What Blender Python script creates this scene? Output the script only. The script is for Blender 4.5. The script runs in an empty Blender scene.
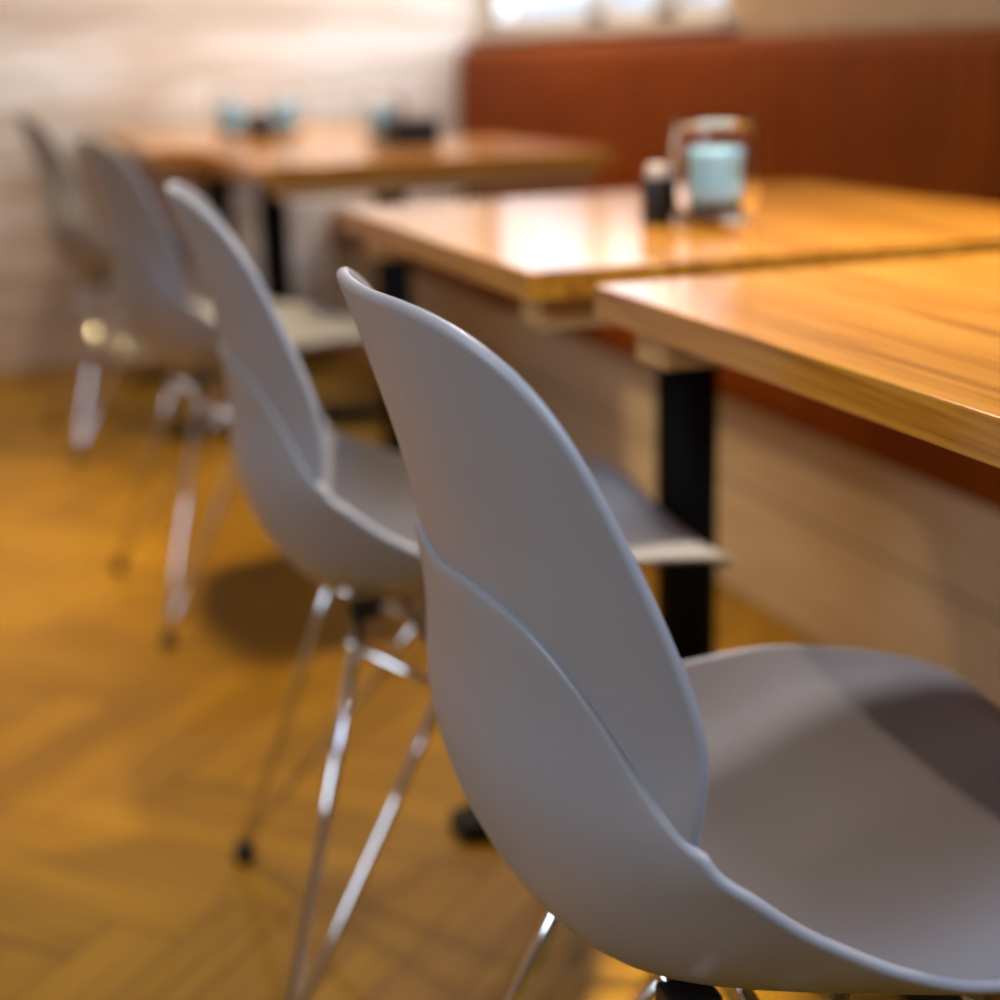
import bpy, bmesh, math, random
from mathutils import Vector, Matrix
random.seed(7)
S = bpy.context.scene
C = S.collection
S.view_settings.view_transform = 'Standard'
S.view_settings.look = 'None'
S.view_settings.gamma = 1.0
S.view_settings.use_curve_mapping = False
S.view_settings.exposure = 0.0

# ------------------------------------------------------------------ materials
class NT:
    def __init__(s, name):
        s.m = bpy.data.materials.new(name); s.m.use_nodes = True
        s.t = s.m.node_tree; s.b = s.t.nodes['Principled BSDF']
    def n(s, typ, **kw):
        nd = s.t.nodes.new(typ)
        for k, v in kw.items(): setattr(nd, k, v)
        return nd
    def l(s, a, b): s.t.links.new(a, b)
    def math(s, op, a, b=None, c=None):
        nd = s.n('ShaderNodeMath', operation=op)
        for i, v in enumerate((a, b, c)):
            if v is None: continue
            if isinstance(v, (int, float)): nd.inputs[i].default_value = v
            else: s.l(v, nd.inputs[i])
        return nd.outputs[0]
    def ramp(s, fac, stops):
        nd = s.n('ShaderNodeValToRGB'); e = nd.color_ramp.elements
        while len(e) < len(stops): e.new(.5)
        for i, (p, c) in enumerate(stops): e[i].position = p; e[i].color = (*c, 1)
        s.l(fac, nd.inputs[0]); return nd.outputs[0]
    def noise(s, vec, scale, detail=4, rough=.55, dist=0.):
        nd = s.n('ShaderNodeTexNoise'); nd.inputs['Scale'].default_value = scale
        nd.inputs['Detail'].default_value = detail; nd.inputs['Roughness'].default_value = rough
        nd.inputs['Distortion'].default_value = dist
        s.l(vec, nd.inputs['Vector']); return nd.outputs['Fac']
    def coord(s, which='Object', scale=(1, 1, 1), rot=(0, 0, 0)):
        tc = s.n('ShaderNodeTexCoord'); mp = s.n('ShaderNodeMapping')
        mp.inputs['Scale'].default_value = scale; mp.inputs['Rotation'].default_value = rot
        s.l(tc.outputs[which], mp.inputs['Vector']); return mp.outputs[0]
    def bump(s, h, strength=.1, dist=.01):
        b = s.n('ShaderNodeBump'); b.inputs['Strength'].default_value = strength
        b.inputs['Distance'].default_value = dist
        s.l(h, b.inputs['Height']); s.l(b.outputs[0], s.b.inputs['Normal'])
    def mix(s, fac, a, b, blend='MIX'):
        nd = s.n('ShaderNodeMix', data_type='RGBA', blend_type=blend)
        for i, v in ((0, fac), (6, a), (7, b)):
            if isinstance(v, (int, float)): nd.inputs[i].default_value = v
            elif isinstance(v, tuple): nd.inputs[i].default_value = (*v, 1)
            else: s.l(v, nd.inputs[i])
        return nd.outputs[2]

def plain(name, col, rough=.5, metal=0., spec=.5, coat=0., grain=None):
    t = NT(name)
    t.b.inputs['Roughness'].default_value = rough; t.b.inputs['Metallic'].default_value = metal
    t.b.inputs['Specular IOR Level'].default_value = spec; t.b.inputs['Coat Weight'].default_value = coat
    v = t.coord(); f = t.noise(v, grain or 30, 3)
    c = t.ramp(f, [(.3, tuple(x * .93 for x in col)), (.7, tuple(min(1, x * 1.05) for x in col))])
    t.l(c, t.b.inputs['Base Color'])
    return t.m

def mat_chair():
    t = NT('grey_plastic')
    v = t.coord(); f = t.noise(v, 8, 2)
    t.l(t.ramp(f, [(.3, (.290, .292, .318)), (.7, (.312, .314, .340))]), t.b.inputs['Base Color'])
    t.b.inputs['Roughness'].default_value = .38
    t.b.inputs['Specular IOR Level'].default_value = .45
    t.bump(t.noise(v, 900, 2), .05, .001)
    return t.m

def mat_wood(name, axis, dark, mid, light, rough=.3, coat=.35, plank=.11, scale=1.):
    """oak boards; grain runs along axis (0 = x, 1 = y)"""
    t = NT(name)
    g = [26 * scale] * 3; g[axis] = 1.6 * scale
    v = t.coord(scale=tuple(g))
    f1 = t.noise(v, 1.0, 6, .62, 1.4)
    g2 = [160] * 3; g2[axis] = 5
    f2 = t.noise(t.coord(scale=tuple(g2)), 1.0, 3, .5)
    f = t.math('ADD', t.math('MULTIPLY', f1, .75), t.math('MULTIPLY', f2, .25))
    col = t.ramp(f, [(.34, dark), (.49, mid), (.64, light)])
    # boards glued side by side
    sep = t.n('ShaderNodeSeparateXYZ'); t.l(t.coord(), sep.inputs[0])
    bi = t.math('FLOOR', t.math('DIVIDE', sep.outputs[1 - axis], plank))
    wn = t.n('ShaderNodeTexWhiteNoise', noise_dimensions='1D'); t.l(bi, wn.inputs['W'])
    tone = t.ramp(wn.outputs['Value'], [(0, (.84, .82, .80)), (1, (1.06, 1.05, 1.04))])
    t.l(t.mix(1.0, col, tone, 'MULTIPLY'), t.b.inputs['Base Color'])
    t.b.inputs['Roughness'].default_value = rough
    t.b.inputs['Specular IOR Level'].default_value = .42; t.b.inputs['Coat Weight'].default_value = coat; t.b.inputs['Coat Roughness'].default_value = .12
    t.bump(f, .06, .002)
    return t.m

def mat_whitewash(name, axis, dark, mid, light, plank=.14, vert=2):
    """whitewashed sawn planks stacked upward, grain along axis"""
    t = NT(name)
    g = [9.0] * 3; g[axis] = 1.1
    f1 = t.noise(t.coord(scale=tuple(g)), 1.0, 6, .65, .8)
    g2 = [60.0] * 3; g2[axis] = 3.0
    f2 = t.noise(t.coord(scale=tuple(g2)), 1.0, 4, .6)
    f = t.math('ADD', t.math('MULTIPLY', f1, .6), t.math('MULTIPLY', f2, .4))
    col = t.ramp(f, [(.32, dark), (.47, mid), (.62, light)])
    sep = t.n('ShaderNodeSeparateXYZ'); t.l(t.coord(), sep.inputs[0])
    q = t.math('DIVIDE', sep.outputs[vert], plank)
    bi = t.math('FLOOR', q); fr = t.math('FRACT', q)
    wn = t.n('ShaderNodeTexWhiteNoise', noise_dimensions='1D'); t.l(bi, wn.inputs['W'])
    tone = t.ramp(wn.outputs['Value'], [(0, (.86, .84, .82)), (1, (1.04, 1.04, 1.04))])
    gap = t.math('LESS_THAN', t.math('ABSOLUTE', t.math('SUBTRACT', fr, .5)), .485)
    gapc = t.ramp(gap, [(0, (.35, .28, .22)), (1, (1, 1, 1))])
    c = t.mix(1.0, t.mix(1.0, col, tone, 'MULTIPLY'), gapc, 'MULTIPLY')
    t.l(c, t.b.inputs['Base Color'])
    t.b.inputs['Roughness'].default_value = .7
    t.bump(t.math('ADD', f, t.math('MULTIPLY', gap, .6)), .25, .004)
    return t.m

def mat_parquet():
    """herringbone oak parquet: w wide staves, n widths long, at 45 degrees to the row"""
    t = NT('oak_herringbone'); w = .085; n = 6
    v = t.coord(rot=(0, 0, math.radians(45)))
    sep = t.n('ShaderNodeSeparateXYZ'); t.l(v, sep.inputs[0])
    u_ = t.math('ADD', t.math('DIVIDE', sep.outputs[0], w), 200.0)
    v_ = t.math('ADD', t.math('DIVIDE', sep.outputs[1], w), 200.0)
    i = t.math('FLOOR', u_); j = t.math('FLOOR', v_)
    k = t.math('FLOORED_MODULO', t.math('SUBTRACT', i, j), 2.0 * n)
    hor = t.math('LESS_THAN', k, n - .5)
    ver = t.math('SUBTRACT', 1.0, hor)
    m = t.math('SUBTRACT', 2.0 * n - 1, k)
    ia = t.math('SUBTRACT', i, t.math('MULTIPLY', k, hor))
    jb = t.math('SUBTRACT', j, t.math('MULTIPLY', m, ver))
    al = t.math('ADD', t.math('MULTIPLY', t.math('SUBTRACT', u_, ia), hor), t.math('MULTIPLY', t.math('SUBTRACT', v_, jb), ver))
    ac = t.math('ADD', t.math('MULTIPLY', t.math('SUBTRACT', v_, j), hor), t.math('MULTIPLY', t.math('SUBTRACT', u_, i), ver))
    idv = t.n('ShaderNodeCombineXYZ'); t.l(ia, idv.inputs[0]); t.l(jb, idv.inputs[1]); t.l(hor, idv.inputs[2])
    wn = t.n('ShaderNodeTexWhiteNoise', noise_dimensions='3D'); t.l(idv.outputs[0], wn.inputs['Vector'])
    gv = t.n('ShaderNodeCombineXYZ')
    t.l(t.math('MULTIPLY', al, .16), gv.inputs[0]); t.l(t.math('MULTIPLY', ac, 2.6), gv.inputs[1])
    t.l(t.math('MULTIPLY', wn.outputs['Value'], 40.0), gv.inputs[2])
    f = t.noise(gv.outputs[0], 1.6, 6, .6, 1.2)
    base = t.ramp(f, [(.3, (.215, .097, .0025)), (.5, (.32, .158, .004)), (.7, (.40, .206, .007))])
    tone = t.ramp(wn.outputs['Value'], [(0, (.78, .76, .72)), (1, (1.06, 1.06, 1.05))])
    e1 = t.math('MINIMUM', ac, t.math('SUBTRACT', 1.0, ac)); e2 = t.math('MINIMUM', al, t.math('SUBTRACT', float(n), al))
    gap = t.math('GREATER_THAN', t.math('MINIMUM', e1, e2), .022)
    gapc = t.ramp(gap, [(0, (.4, .32, .25)), (1, (1, 1, 1))])
    c = t.mix(1.0, t.mix(1.0, base, tone, 'MULTIPLY'), gapc, 'MULTIPLY')
    t.l(c, t.b.inputs['Base Color'])
    t.b.inputs['Roughness'].default_value = .42
    t.b.inputs['Specular IOR Level'].default_value = .25
    t.bump(gap, .2, .002)
    return t.m

def mat_leather():
    t = NT('rust_leather'); v = t.coord()
    f = t.noise(v, 5, 5, .6)
    t.l(t.ramp(f, [(.3, (.215, .043, .0016)), (.7, (.275, .058, .0022))]), t.b.inputs['Base Color'])
    t.b.inputs['Roughness'].default_value = .6; t.b.inputs['Specular IOR Level'].default_value = .1
    vo = t.n('ShaderNodeTexVoronoi'); vo.inputs['Scale'].default_value = 350; t.l(v, vo.inputs['Vector'])
    t.bump(vo.outputs['Distance'], .15, .001)
    return t.m

def mat_glass(name, col=(1, 1, 1), rough=0.0, ior=1.45):
    t = NT(name); b = t.b
    b.inputs['Base Color'].default_value = (*col, 1); b.inputs['Transmission Weight'].default_value = 1
    b.inputs['Roughness'].default_value = rough; b.inputs['IOR'].default_value = ior
    return t.m

M_chair = mat_chair()
M_oak = mat_wood('oak_tabletop', 1, (.27, .085, .006), (.53, .215, .020), (.64, .30, .042), .15, .12)
M_batten = mat_wood('pale_oak_batten', 0, (.42, .22, .07), (.56, .31, .11), (.66, .40, .16), .5, .0)
M_wall = mat_whitewash('whitewashed_planks', 0, (.42, .28, .17), (.62, .49, .38), (.86, .81, .765), .15)
M_panel = mat_whitewash('whitewashed_bench_board', 1, (.58, .42, .25), (.74, .58, .38), (.84, .70, .52), .2)
M_floor = mat_parquet()
M_leather = mat_leather()
M_black = plain('black_powder_coat', (.005, .005, .006), .6, spec=.12)
M_blackp = plain('black_plastic', (.010, .010, .012), .4)
M_chrome = plain('chrome', (.80, .79, .78), .10, 1.0)
M_plaster = plain('tan_plaster', (.56, .40, .25), .85, grain=12)
M_ceil = plain('ceiling_paint', (.70, .66, .60), .9)
M_white = plain('white_gloss_paint', (.86, .87, .88), .35)
M_cream = plain('cream_ceramic', (.80, .68, .56), .35)
M_glass = mat_glass('clear_glass', ior=1.28)
M_pane = mat_glass('window_glass', ior=1.02)
M_blue = plain('pale_blue_wax', (.34, .68, .82), .3, coat=.3)
M_dark = plain('dark_wick_base', (.05, .08, .11), .5)

# ------------------------------------------------------------------ mesh helpers
def link(name, me, mat, parent=None, loc=None, smooth=True):
    o = bpy.data.objects.new(name, me); C.objects.link(o)
    if mat: me.materials.append(mat)
    if parent: o.parent = parent
    if loc is not None: o.location = loc
    if smooth:
        for p in me.polygons: p.use_smooth = True
    return o
def obj(name, bm, mat, parent=None, loc=None, smooth=False):
    bmesh.ops.recalc_face_normals(bm, faces=bm.faces)
    me = bpy.data.meshes.new(name); bm.to_mesh(me); bm.free()
    return link(name, me, mat, parent, loc, smooth)
def box(bm, x0, x1, y0, y1, z0, z1, bev=0., seg=2):
    r = bmesh.ops.create_cube(bm, size=1.0)
    vs = r['verts']
    for v in vs:
        v.co = Vector((x0 + (v.co.x + .5) * (x1 - x0), y0 + (v.co.y + .5) * (y1 - y0), z0 + (v.co.z + .5) * (z1 - z0)))
    if bev:
        es = list({e for v in vs for e in v.link_edges})
        bmesh.ops.bevel(bm, geom=es, offset=bev, segments=seg, affect='EDGES', profile=.5)
    return bm
def tube(bm, pts, r, seg=12, flat=1.0):
    """round rod along a polyline with capped ends"""
    pts = [Vector(p) for p in pts]; rings = []
    for i, p in enumerate(pts):
        d = (pts[min(i + 1, len(pts) - 1)] - pts[max(i - 1, 0)]).normalized()
        a = Vector((0, 1, 0)) if abs(d.y) < .9 else Vector((1, 0, 0))
        s = d.cross(a).normalized(); t = d.cross(s).normalized()
        rr = r[i] if isinstance(r, (list, tuple)) else r
        rings.append([bm.verts.new(p + (s * math.cos(2 * math.pi * k / seg) * flat + t * math.sin(2 * math.pi * k / seg)) * rr) for k in range(seg)])
    for a, b in zip(rings, rings[1:]):
        for k in range(seg): bm.faces.new((a[k], a[(k + 1) % seg], b[(k + 1) % seg], b[k]))
    bm.faces.new(rings[0][::-1]); bm.faces.new(rings[-1])
    return bm
def lathe(bm, prof, seg=48, closed=False, sq=0.):
    """profile (r, z) turned about z; sq > 0 squares the section off a little"""
    rings = []
    for r, z in prof:
        ring = []
        for k in range(seg):
            a = 2 * math.pi * k / seg
            q = 1 + sq * (1 - abs(math.cos(2 * a))) if sq else 1
            ring.append(bm.verts.new((r * q * math.cos(a), r * q * math.sin(a), z)))
        rings.append(ring)
    n = len(rings)
    for i in range(n if closed else n - 1):
        a, b = rings[i], rings[(i + 1) % n]
        for k in range(seg): bm.faces.new((a[k], a[(k + 1) % seg], b[(k + 1) % seg], b[k]))
    if not closed:
        if prof[0][0] > 1e-6: bm.faces.new(rings[0][::-1])
        if prof[-1][0] > 1e-6: bm.faces.new(rings[-1])
    bmesh.ops.remove_doubles(bm, verts=bm.verts, dist=1e-6)
    return bm
def thing(name, label, cat, loc=(0, 0, 0), rot=0., group=None):
    o = bpy.data.objects.new(name, None); C.objects.link(o)
    o.empty_display_size = .1
    o.location = loc; o.rotation_euler = (0, 0, rot)
    o['label'] = label; o['category'] = cat
    if group: o['group'] = group
    return o
def struct(name, bm, mat, parent=None, loc=None):
    o = obj(name, bm, mat, parent, loc)
    if not parent: o['kind'] = 'structure'
    return o
def copy_tree(o, parent=None):
    c = o.copy(); C.objects.link(c)
    if parent: c.parent = parent
    for ch in list(o.children): copy_tree(ch, c)
    return c

# ------------------------------------------------------------------ setting
YF = 4.0       # far wall
XR = 1.27      # right wall, behind the banquette
WY0, WY1, WZ0, WZ1 = 2.24, 3.97, 1.010, 2.25      # window opening in the right wall
struct('floor', box(bmesh.new(), -3.2, XR + .1, -4.2, YF + .1, -.05, 0), M_floor)
struct('wall_far', box(bmesh.new(), -3.2, XR + .1, YF, YF + .1, 0, 2.8), M_wall)
bm = bmesh.new()
box(bm, XR, XR + .12, -4.2, WY0, 0, 2.8); box(bm, XR, XR + .12, WY1, YF, 0, 2.8)
box(bm, XR, XR + .12, WY0, WY1, 0, WZ0); box(bm, XR, XR + .12, WY0, WY1, WZ1, 2.8)
struct('wall_right', bm, M_plaster)
struct('ceiling', box(bmesh.new(), -3.2, XR + .1, -4.2, YF + .1, 2.8, 2.9), M_ceil)
struct('wall_left', box(bmesh.new(), -3.3, -3.2, -4.2, YF, 0, 2.8), M_plaster)
struct('wall_back', box(bmesh.new(), -3.2, XR + .1, -4.3, -4.2, 0, 2.8), M_plaster)
# window
bm = bmesh.new()
t_ = .035
box(bm, XR + .02, XR + .08, WY0, WY0 + t_, WZ0, WZ1); box(bm, XR + .02, XR + .08, WY1 - t_, WY1, WZ0, WZ1)
box(bm, XR + .02, XR + .08, WY0, WY1, WZ0, WZ0 + t_); box(bm, XR + .02, XR + .08, WY0, WY1, WZ1 - t_, WZ1)
for yy in (2.62, 3.08): box(bm, XR + .02, XR + .08, yy - .07, yy + .07, WZ0, WZ1)
wf = struct('window_1', bm, M_white)
obj('pane', box(bmesh.new(), XR + .045, XR + .051, WY0 + .02, WY1 - .02, WZ0 + .02, WZ1 - .02), M_pane, wf)
struct('trim_1', box(bmesh.new(), XR - .05, XR + .02, WY0 - .06, WY1 + .06, WZ0 - .03, WZ0, .004), M_cream)

# ------------------------------------------------------------------ banquette
bq = thing('banquette', 'long rust brown leather banquette with channelled back and whitewashed plank front along the wall', 'bench', (.95, 1.0, 0))
def bl(o): o.location = (-.95, -1.0, 0); return o
Y0, Y1 = -2.2, YF - .005
bl(obj('base_panel', box(bmesh.new(), .745, .79, Y0, Y1, 0.0, .36, .002), M_panel, bq))
bl(obj('seat_cushion', box(bmesh.new(), .695, 1.16, Y0, Y1, .36, .455, .025, 4), M_leather, bq, smooth=True))
# back with soft vertical channels
bm = bmesh.new(); nch = int((Y1 - Y0) / .075); per = 10; rows = []
zs = [.44, .60, .78, .92, .950, .963]
for iz, z in enumerate(zs):
    row = []
    for k in range(nch * per + 1):
        y = Y0 + (Y1 - Y0) * k / (nch * per)
        bul = .010 * abs(math.sin(math.pi * k / per)) ** .6
        x = 1.165 - bul + .02 * (z - .44) - (0 if z < .93 else -.012 if z < .96 else -.035)
        row.append(bm.verts.new((x, y, z)))
    rows.append(row)
back_row = [bm.verts.new((XR - .003, v.co.y, .963)) for v in rows[-1]]
rows.append(back_row)
low = [bm.verts.new((XR - .003, v.co.y, .44)) for v in rows[0]]
rows.append(low); rows.append(rows[0])
for a, b in zip(rows, rows[1:]):
    for k in range(len(a) - 1): bm.faces.new((a[k], a[k + 1], b[k + 1], b[k]))
bm.faces.new([r[0] for r in rows[:-1]]); bm.faces.new([r[-1] for r in rows[:-1]][::-1])
bl(obj('backrest', bm, M_leather, bq, smooth=True))

# ------------------------------------------------------------------ tables
def make_table():
    """origin at the foot of the column, top .70 x .72"""
    t = thing('dining_table', 'x', 'table', group='oak dining tables along the banquette')
    obj('tabletop', box(bmesh.new(), -.35, .35, -.36, .36, .722, .75, .0018, 2), M_oak, t)
    for s in (-1, 1):
        a, b = sorted((s * .27, s * .33))
        obj('batten', box(bmesh.new(), -.325, .325, a, b, .688, .722, .003), M_batten, t)
    bm = bmesh.new()
    box(bm, -.16, .16, -.035, .035, .700, .722, .002)
    box(bm, -.035, .035, -.26, .26, .700, .7219, .002)
    obj('top_bracket', bm, M_black, t)
    bm = bmesh.new(); lathe(bm, [(.0, .03), (.038, .03), (.038, .702), (.0, .702)], 40)
    o = obj('column', bm, M_black, t, (-.014, 0, 0), smooth=False)
    for p in o.data.polygons: p.use_smooth = abs(p.normal.z) < .5
    bm = bmesh.new()
    for k in range(4):                                   # four flat tapering arms
        a = math.pi / 2 * k
        R_ = Matrix.Rotation(a, 4, 'Z')
        vs = []
        for (x, hw, zt) in ((0, .042, .05), (.12, .038, .044), (.29, .030, .026), (.318, .024, .020)):
            vs.append([bm.verts.new(R_ @ Vector((x, s * hw, z))) for s, z in ((-1, .004), (1, .004), (1, zt), (-1, zt))])
        for p, q in zip(vs, vs[1:]):
            for e in range(4): bm.faces.new((p[e], p[(e + 1) % 4], q[(e + 1) % 4], q[e]))
        bm.faces.new(vs[-1]); bm.faces.new(vs[0][::-1])
    lathe(bm, [(.0, .0), (.05, .0), (.05, .05), (.044, .058), (.0, .058)], 32)
    obj('base', bm, M_black, t, (-.014, 0, 0))
    for k in range(4):
        a = math.pi / 2 * k
        bm = bmesh.new(); lathe(bm, [(0, 0), (.014, 0), (.014, .006), (0, .006)], 16)
        obj('levelling_foot', bm, M_blackp, t, (.295 * math.cos(a) - .014, .295 * math.sin(a), 0))
    return t
tables = [((.35, -.36), 0., 'bare oak table nearest the viewer, grey chair seat tucked under its edge'),
          ((.330, .470), 0., 'oak table carrying the large glass lantern and the small black shaker'),
          ((.400, 2.06), 0., 'oak table with one glass lantern behind a black box on it'),
          ((.295, 2.815), 0., 'oak table with a black pot between two glass lanterns on it'),
          ((.285, 3.60), 0., 'oak table at the end of the row against the whitewashed wall')]
tp = make_table()
for i, ((x, y), r, lab) in enumerate(tables):
    t = tp if i == 0 else copy_tree(tp)
    t.location = (x, y, 0); t.rotation_euler = (0, 0, r); t['label'] = lab

# ------------------------------------------------------------------ chair shell: a profile swept across, sides lifted along its normal
KT = [i / 11 for i in range(12)]
KX = [.4610, .4225, .3154, .2074, .1151, .0487, .0044, -.0166, -.0183, -.0301, -.0511, -.0667]
KZ = [.4260, .4535, .4481, .4306, .4275, .4399, .4915, .5568, .6302, .7052, .7779, .8245]
KDX = [.005, .005, .002, -.002, .0224, .0485, .0652, .0704, .0738, .0706, .0716, .0712]   # how far the sides come forward at y = .22
KDZ = [.006, .020, .038, .052, .0725, .0887, .0640, .0239, .0067, .0157, .0219, .0238]   # and how far they rise
KWS = [.0860, .1830, .2242, .2283, .2307, .2216, .2160, .2040]   # half widths of the seat shell on KT[0..7]
KRIM = ([0, .3, .6, .85, 1.0], [.7730, .7760, .7515, .6850, .6320])  # how far up the back its rim comes
KWB = [.1842, .1964, .1980, .1792, .1519, .0988]                  # half widths of the back on KT[6..11]
def spl(xk, yk, x):
    n = len(xk); m = []
    for i in range(n):
        if i == 0: m.append((yk[1] - yk[0]) / (xk[1] - xk[0]))
        elif i == n - 1: m.append((yk[-1] - yk[-2]) / (xk[-1] - xk[-2]))
        else:
            h1 = xk[i] - xk[i - 1]; h2 = xk[i + 1] - xk[i]
            m.append((h1 * h1 * (yk[i + 1] - yk[i]) + h2 * h2 * (yk[i] - yk[i - 1])) / (h1 * h2 * (h1 + h2)))
    i = 0
    while i < n - 2 and x > xk[i + 1]: i += 1
    h = xk[i + 1] - xk[i]; u = (x - xk[i]) / h
    return (2*u**3-3*u*u+1)*yk[i] + (u**3-2*u*u+u)*h*m[i] + (-2*u**3+3*u*u)*yk[i+1] + (u**3-u*u)*h*m[i+1]
def shell(t, y, off=0.):
    e = .04; t0, t1 = max(t - e, 0), min(t + e, 1)
    dx = spl(KT, KX, t1) - spl(KT, KX, t0); dz = spl(KT, KZ, t1) - spl(KT, KZ, t0)
    L = math.hypot(dx, dz); k = (abs(y) / .22) ** 2.2
    return Vector((spl(KT, KX, t) + spl(KT, KDX, t) * k + dz / L * off, y, spl(KT, KZ, t) + spl(KT, KDZ, t) * k - dx / L * off))
def solid(name, rows, thick, parent):
    """close a grid of points into a sheet of even thickness (grown towards the sitter) with a half-round edge all round"""
    nu, nv = len(rows), len(rows[0])
    def nrm(i, j):
        a = rows[min(i + 1, nu - 1)][j] - rows[max(i - 1, 0)][j]
        b = rows[i][min(j + 1, nv - 1)] - rows[i][max(j - 1, 0)]
        n = a.cross(b)
        return n.normalized()
    N = [[nrm(i, j) for j in range(nv)] for i in range(nu)]
    if N[nu // 4][nv // 2].z < 0 and abs(N[nu // 4][nv // 2].z) > .3 or N[-4][nv // 2].x < 0:
        N = [[-n for n in r] for r in N]
    bm = bmesh.new()
    O = [[bm.verts.new(p) for p in r] for r in rows]
    I = [[bm.verts.new(p + n * thick) for p, n in zip(r, q)] for r, q in zip(rows, N)]
    for G in (O, I):
        for a, b in zip(G, G[1:]):
            for k in range(nv - 1): bm.faces.new((a[k], a[k + 1], b[k + 1], b[k]))
    loop = [(0, j) for j in range(nv)] + [(i, nv - 1) for i in range(1, nu)] + [(nu - 1, j) for j in range(nv - 2, -1, -1)] + [(i, 0) for i in range(nu - 2, 0, -1)]
    L = len(loop); seg = 6; rings = []
    ctr = sum((p for r in rows for p in r), Vector()) / (nu * nv)
    outs = []
    for q, (i, j) in enumerate(loop):
        tn = Vector()
        for w in (1, 2):
            a, b = loop[(q + w) % L], loop[(q - w) % L]
            tn += (rows[a[0]][a[1]] - rows[b[0]][b[1]]).normalized()
        outs.append(tn.normalized().cross(N[i][j]).normalized())
    i, j = loop[nv // 2]
    if outs[nv // 2].dot(rows[0][nv // 2] - rows[2][nv // 2]) < 0: outs = [-o for o in outs]
    for q, (i, j) in enumerate(loop):
        p = rows[i][j]; n = N[i][j]; o = outs[q]; ring = [O[i][j]]
        for k in range(1, seg):
            ph = math.pi * k / seg
            ring.append(bm.verts.new(p + n * thick / 2 + (o * math.sin(ph) - n * math.cos(ph)) * thick / 2))
        ring.append(I[i][j]); rings.append(ring)
    for q in range(L):
        a, b = rings[q], rings[(q + 1) % L]
        for k in range(seg): bm.faces.new((a[k], a[k + 1], b[k + 1], b[k]))
    return obj(name, bm, M_chair, parent, smooth=True)

def make_chair():
    ch = thing('dining_chair', 'x', 'chair', group='grey shell chairs along the row of tables')
    # seat shell that sweeps up round the foot of the back
    NV, NU = 56, 70
    rows = []
    for iu in range(NU + 1):
        u = (iu / NU) ** 1.25
        row = []
        for iv in range(NV + 1):
            v = -1 + 2 * iv / NV
            v = math.copysign(1 - (1 - abs(v)) ** 1.3, v) if v else 0.0
            te = spl(*KRIM, abs(v)); t = u * te
            w = spl(KT[:8], KWS, min(t, KT[7]))
            if t < .06: w *= 1.0 - .10 * (1 - t / .06) ** 2
            p = shell(t, v * w, -.0034)
            row.append(p)
        rows.append(row)
    solid('seat', rows, .0078, ch)
    # back panel, rising out of the shell; its sides run into the rounded top without a corner
    rows = []; NU = 60; t0, tc = .53, .93
    for iu in range(NU + 1):
        g = 1 - (1 - iu / NU) ** 1.3
        ts = t0 + (tc - t0) * g
        w = spl(KT[6:], KWB, max(ts, KT[6]))
        row = []
        for iv in range(NV + 1):
            v = -1 + 2 * iv / NV
            tt = t0 + (1 - .07 * abs(v) ** 3.9 - t0) * g
            row.append(shell(tt, v * w, .0004 + .001 * max(0, (.62 - tt) / .1)))
        rows.append(row)
    solid('backrest', rows, .0076, ch)
    # wire base
    for sx in (0, 1):
        for sy in (-1, 1):
            if sx == 0:
                foot = Vector((-.032, sy * .223, .012)); top = Vector((.088, sy * .086, .418)); far = Vector((.222, sy * .050, .416))
            else:
                foot = Vector((.370, sy * .170, .012)); top = Vector((.262, sy * .088, .428)); far = Vector((.128, sy * .040, .414))
            bm = bmesh.new()
            d = (top - foot).normalized(); k = foot + Vector((0, 0, .012))
            tube(bm, [foot, k + d * .02, foot.lerp(top, .5), top], .0062)
            d2 = (far - foot).normalized()
            tube(bm, [foot + Vector((.004 if sx == 0 else -.004, 0, .004)), k + d2 * .03, foot.lerp(far, .5), far], .0052)
            lg = obj('leg', bm, M_chrome, ch, smooth=True)
            bm = bmesh.new(); lathe(bm, [(0, 0), (.0125, 0), (.0135, .004), (.012, .018), (.008, .026), (0, .026)], 20)
            obj('glide', bm, M_blackp, lg, (foot.x, foot.y, 0), smooth=True)
            bm = bmesh.new()
            zt = .4255 if sx == 0 else .4400
            box(bm, top.x - .014, top.x + .018, top.y - .014, top.y + .014, top.z - .007, zt, .003)
            obj('mount', bm, M_blackp, ch, smooth=False)
    for sy in (-1, 1):                                    # side braces, welded on with small balls
        a = Vector((-.032, sy * .223, .012)).lerp(Vector((.088, sy * .086, .428)), .90)
        b = Vector((.370, sy * .170, .012)).lerp(Vector((.262, sy * .088, .432)), .55)
        bm = bmesh.new(); tube(bm, [a, b], .0048)
        bmesh.ops.create_uvsphere(bm, u_segments=16, v_segments=10, radius=.0095, matrix=Matrix.Translation(a))
        bmesh.ops.create_uvsphere(bm, u_segments=16, v_segments=10, radius=.0095, matrix=Matrix.Translation(b))
        obj('brace', bm, M_chrome, ch, smooth=True)
    for x, hw, z in ((.128, .055, .416), (.222, .055, .416), (.088, .086, .416), (.262, .088, .426)):
        obj('cross_rod', tube(bmesh.new(), [(x, -hw, z), (x, hw, z)], .0055), M_chrome, ch, smooth=True)
    return ch
chairs = [((-.2533, -.4441), -1.63, 'grey plastic shell chair nearest the viewer, its seat under the bare front table'),
          ((-.2510, .2840), -6.0, 'grey plastic shell chair at the table with the large glass lantern'),
          ((-.2272, 1.5136), 4.0, 'grey plastic shell chair third in the row, on chrome wire legs'),
          ((-.255, 2.90), 4.0, 'grey plastic shell chair last in the row, standing before the whitewashed wall')]
cp = make_chair()
for i, ((x, y), r, lab) in enumerate(chairs):
    c = cp if i == 0 else copy_tree(cp)
    c.location = (x, y, 0); c.rotation_euler = (0, 0, math.radians(r)); c['label'] = lab

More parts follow.
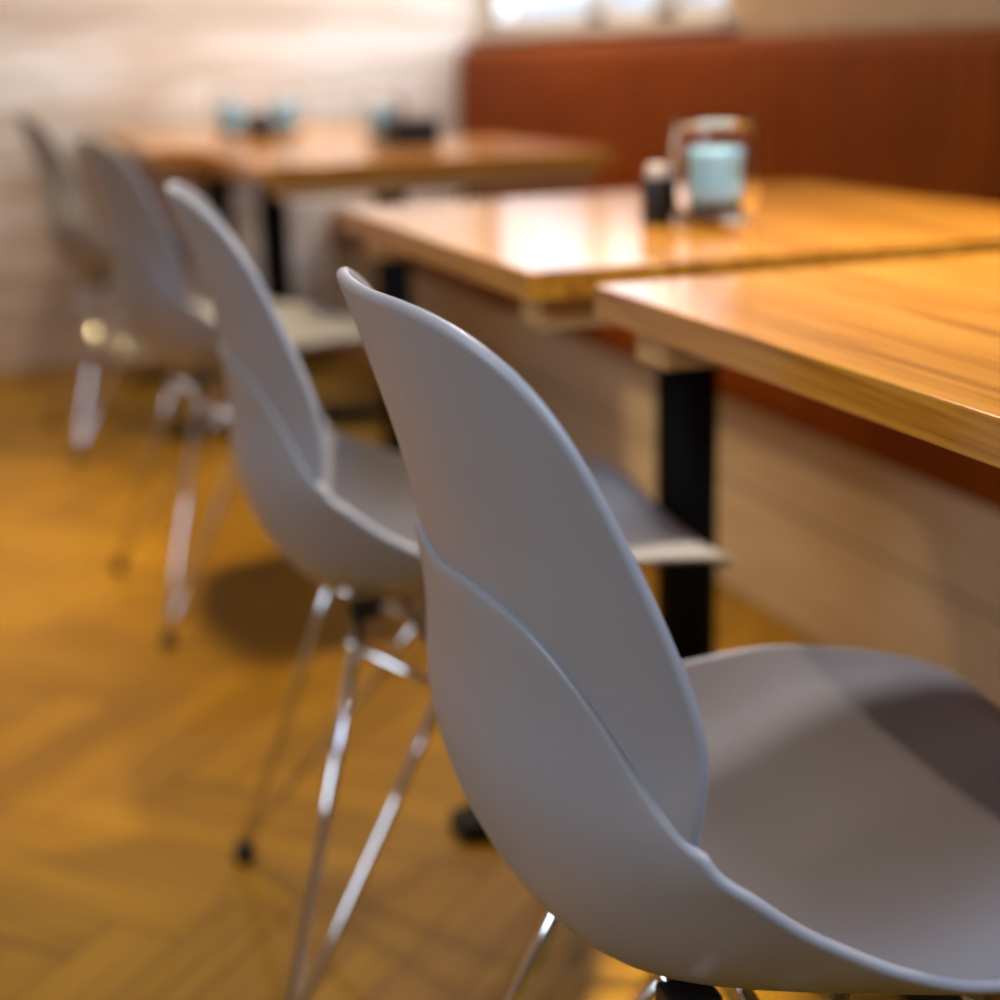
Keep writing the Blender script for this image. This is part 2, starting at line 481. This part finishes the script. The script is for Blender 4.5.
# ------------------------------------------------------------------ things on the tables
TZ = .7502
def make_lantern():
    t = thing('glass_lantern', 'x', 'lantern', group='glass lanterns on the tables')
    out = [(.0, .0), (.034, .0), (.044, .006), (.0495, .022), (.0515, .050), (.0500, .085), (.0465, .104), (.0430, .114)]
    inn = [(.0392, .114), (.0426, .103), (.0458, .085), (.0472, .050), (.0452, .024), (.040, .013), (.033, .009), (.0, .009)]
    bm = bmesh.new(); lathe(bm, out + inn, 56)
    obj('glass_vessel', bm, M_glass, t, smooth=True)
    return t
def make_candle():
    t = thing('candle', 'x', 'candle', group='pale blue candles inside the lanterns')
    bm = bmesh.new()
    lathe(bm, [(.0, .014), (.029, .014), (.0325, .020), (.0315, .034), (.0295, .044), (.0305, .058), (.0335, .067), (.0310, .073), (.0, .073)], 40)
    obj('wax', bm, M_blue, t, smooth=True)
    bm = bmesh.new(); lathe(bm, [(.0, .0), (.028, .0), (.0315, .004), (.0315, .0138), (.0, .0138)], 36)
    obj('candle_cup', bm, M_dark, t, smooth=False)
    bm = bmesh.new(); tube(bm, [(0, 0, .072), (0.001, 0, .080)], .0012, 8)
    obj('wick', bm, M_dark, t)
    return t
lan = make_lantern(); can = make_candle()
spots = [((.311, .390), 'largest looking glass lantern, beside the small black shaker with a cream top', 'pale blue candle inside the lantern beside the black shaker'),
         ((.430, 2.265), 'glass lantern behind the black box on the third table', 'pale blue candle in the lantern behind the black box'),
         ((.205, 2.90), 'glass lantern to the left of the black pot on the fourth table', 'pale blue candle in the lantern left of the black pot'),
         ((.345, 2.90), 'glass lantern to the right of the black pot on the fourth table', 'pale blue candle in the lantern right of the black pot')]
for i, ((x, y), l1, l2) in enumerate(spots):
    a = lan if i == 0 else copy_tree(lan); b = can if i == 0 else copy_tree(can)
    a.location = (x, y, TZ); b.location = (x, y, TZ + .0092); a['label'] = l1; b['label'] = l2
# shaker
t = thing('shaker', 'small black shaker with a cream top beside the large glass lantern', 'shaker', (.259, .432, TZ))
bm = bmesh.new(); lathe(bm, [(0, 0), (.0170, 0), (.0185, .003), (.0185, .046), (.0165, .050), (0, .050)], 32)
obj('body', bm, M_blackp, t, smooth=True)
bm = bmesh.new(); lathe(bm, [(0, .0495), (.0130, .0495), (.0135, .052), (.0130, .060), (.010, .065), (0, .066)], 32)
obj('cap', bm, M_cream, t, smooth=True)
# box and pot
t = thing('caddy', 'open black box holding cutlery space in front of the lantern on the third table', 'box', (.465, 2.155, TZ))
bm = bmesh.new()
box(bm, -.055, .055, -.035, .035, 0, .005)
for q in ((-.055, -.05, -.035, .035), (.05, .055, -.035, .035), (-.05, .05, -.035, -.030), (-.05, .05, .030, .035)): box(bm, *q, .005, .058)
obj('tray', bm, M_blackp, t)
t['label'] = 'small open black box in front of the lantern on the third table'
t = thing('pot', 'round black pot between two glass lanterns on the fourth table', 'pot', (.262, 2.80, TZ))
bm = bmesh.new(); lathe(bm, [(0, 0), (.032, 0), (.036, .004), (.040, .062), (.038, .062), (.034, .008), (0, .008)], 36)
obj('vessel', bm, M_blackp, t, smooth=True)

# ------------------------------------------------------------------ light
def area(name, loc, target, size, power, col, size_y=None, spread=180):
    l = bpy.data.lights.new(name, 'AREA'); l.energy = power; l.color = col
    l.size = size
    if size_y: l.shape = 'RECTANGLE'; l.size_y = size_y
    else: l.shape = 'DISK'
    l.spread = math.radians(spread)
    o = bpy.data.objects.new(name, l); C.objects.link(o)
    o.location = loc
    o.rotation_euler = (Vector(target) - Vector(loc)).to_track_quat('-Z', 'Y').to_euler()
    return o
WARM = (1.0, .74, .42)
area('window_daylight', (XR - .02, 3.15, 1.70), (-.2, 3.3, 1.55), 1.7, 8, (.92, .95, 1.0), 1.2)
area('far_wall_wash', (XR - .03, 3.15, 1.70), (-.2, 3.75, 1.25), 1.7, 27, (.82, .90, 1.0), 1.2, spread=150)  # second lamp added at the window to brighten the far wall
area('cool_fill_left', (-2.1, -1.1, 1.95), (-.2, -.3, .7), 1.0, 29, (.70, .83, 1.0), 1.0)  # soft cool light added for the chair backs; no window stands here
area('cool_rim_fill', (.75, -1.6, 2.3), (-.1, -.4, .7), .9, 40, (.56, .74, 1.0), .6)  # cool light added to pick out the chair rims; no window up here
area('aisle_downlight', (-.62, -.45, 2.7), (.18, -.45, .45), .09, 1.5, (1.0, .80, .60), spread=64)
area('bench_pendant', (.9, 1.5, 1.95), (.2, -.2, .5), .11, 4, (.98, .94, .96), spread=60)
area('tabletop_fill', (.85, .0, 2.6), (.32, .02, .75), .11, 7.5, (1.0, .82, .58), spread=46)  # added to brighten the near tabletops, no real fitting
area('far_row_fill', (.50, 2.6, 2.3), (.75, 2.6, .6), .12, 14, (1.0, .82, .58), spread=140)  # added to lift the far tabletops and banquette; no pendant hangs here
area('aisle_lamp', (-.55, 1.9, 2.7), (-.5, 1.75, 0), .2, 19, (1.0, .76, .40), spread=80)
area('warm_wall_fill', (-1.0, 3.2, 2.65), (-1.0, 4.0, .8), .3, 3, WARM, spread=85)  # added warm wash on the left of the far wall, no real lamp

W = bpy.data.worlds.new('World'); S.world = W; W.use_nodes = True
bg = W.node_tree.nodes['Background']; bg.inputs[0].default_value = (.72, .83, 1.0, 1); bg.inputs[1].default_value = 1.25

# ------------------------------------------------------------------ camera
cam = bpy.data.cameras.new('camera'); co = bpy.data.objects.new('camera', cam); C.objects.link(co)
F = 1588.85; YAW, PITCH, ROLL = [math.radians(a) for a in (18.8397, 15.7993, -1.645)]
fwd = Vector((math.sin(YAW) * math.cos(PITCH), math.cos(YAW) * math.cos(PITCH), -math.sin(PITCH)))
rt = Vector((math.cos(YAW), -math.sin(YAW), 0)); up = rt.cross(fwd)
r2 = rt * math.cos(ROLL) + up * math.sin(ROLL); u2 = -rt * math.sin(ROLL) + up * math.cos(ROLL)
m = Matrix((r2, u2, -fwd)).transposed().to_4x4(); m.translation = Vector((-.5188, -1.257, .9456))
co.matrix_world = m
cam.sensor_width = 36; cam.lens = F * 36 / 1000; cam.clip_start = .02
cam.dof.use_dof = True; cam.dof.focus_distance = .83; cam.dof.aperture_fstop = 3.2
S.camera = co
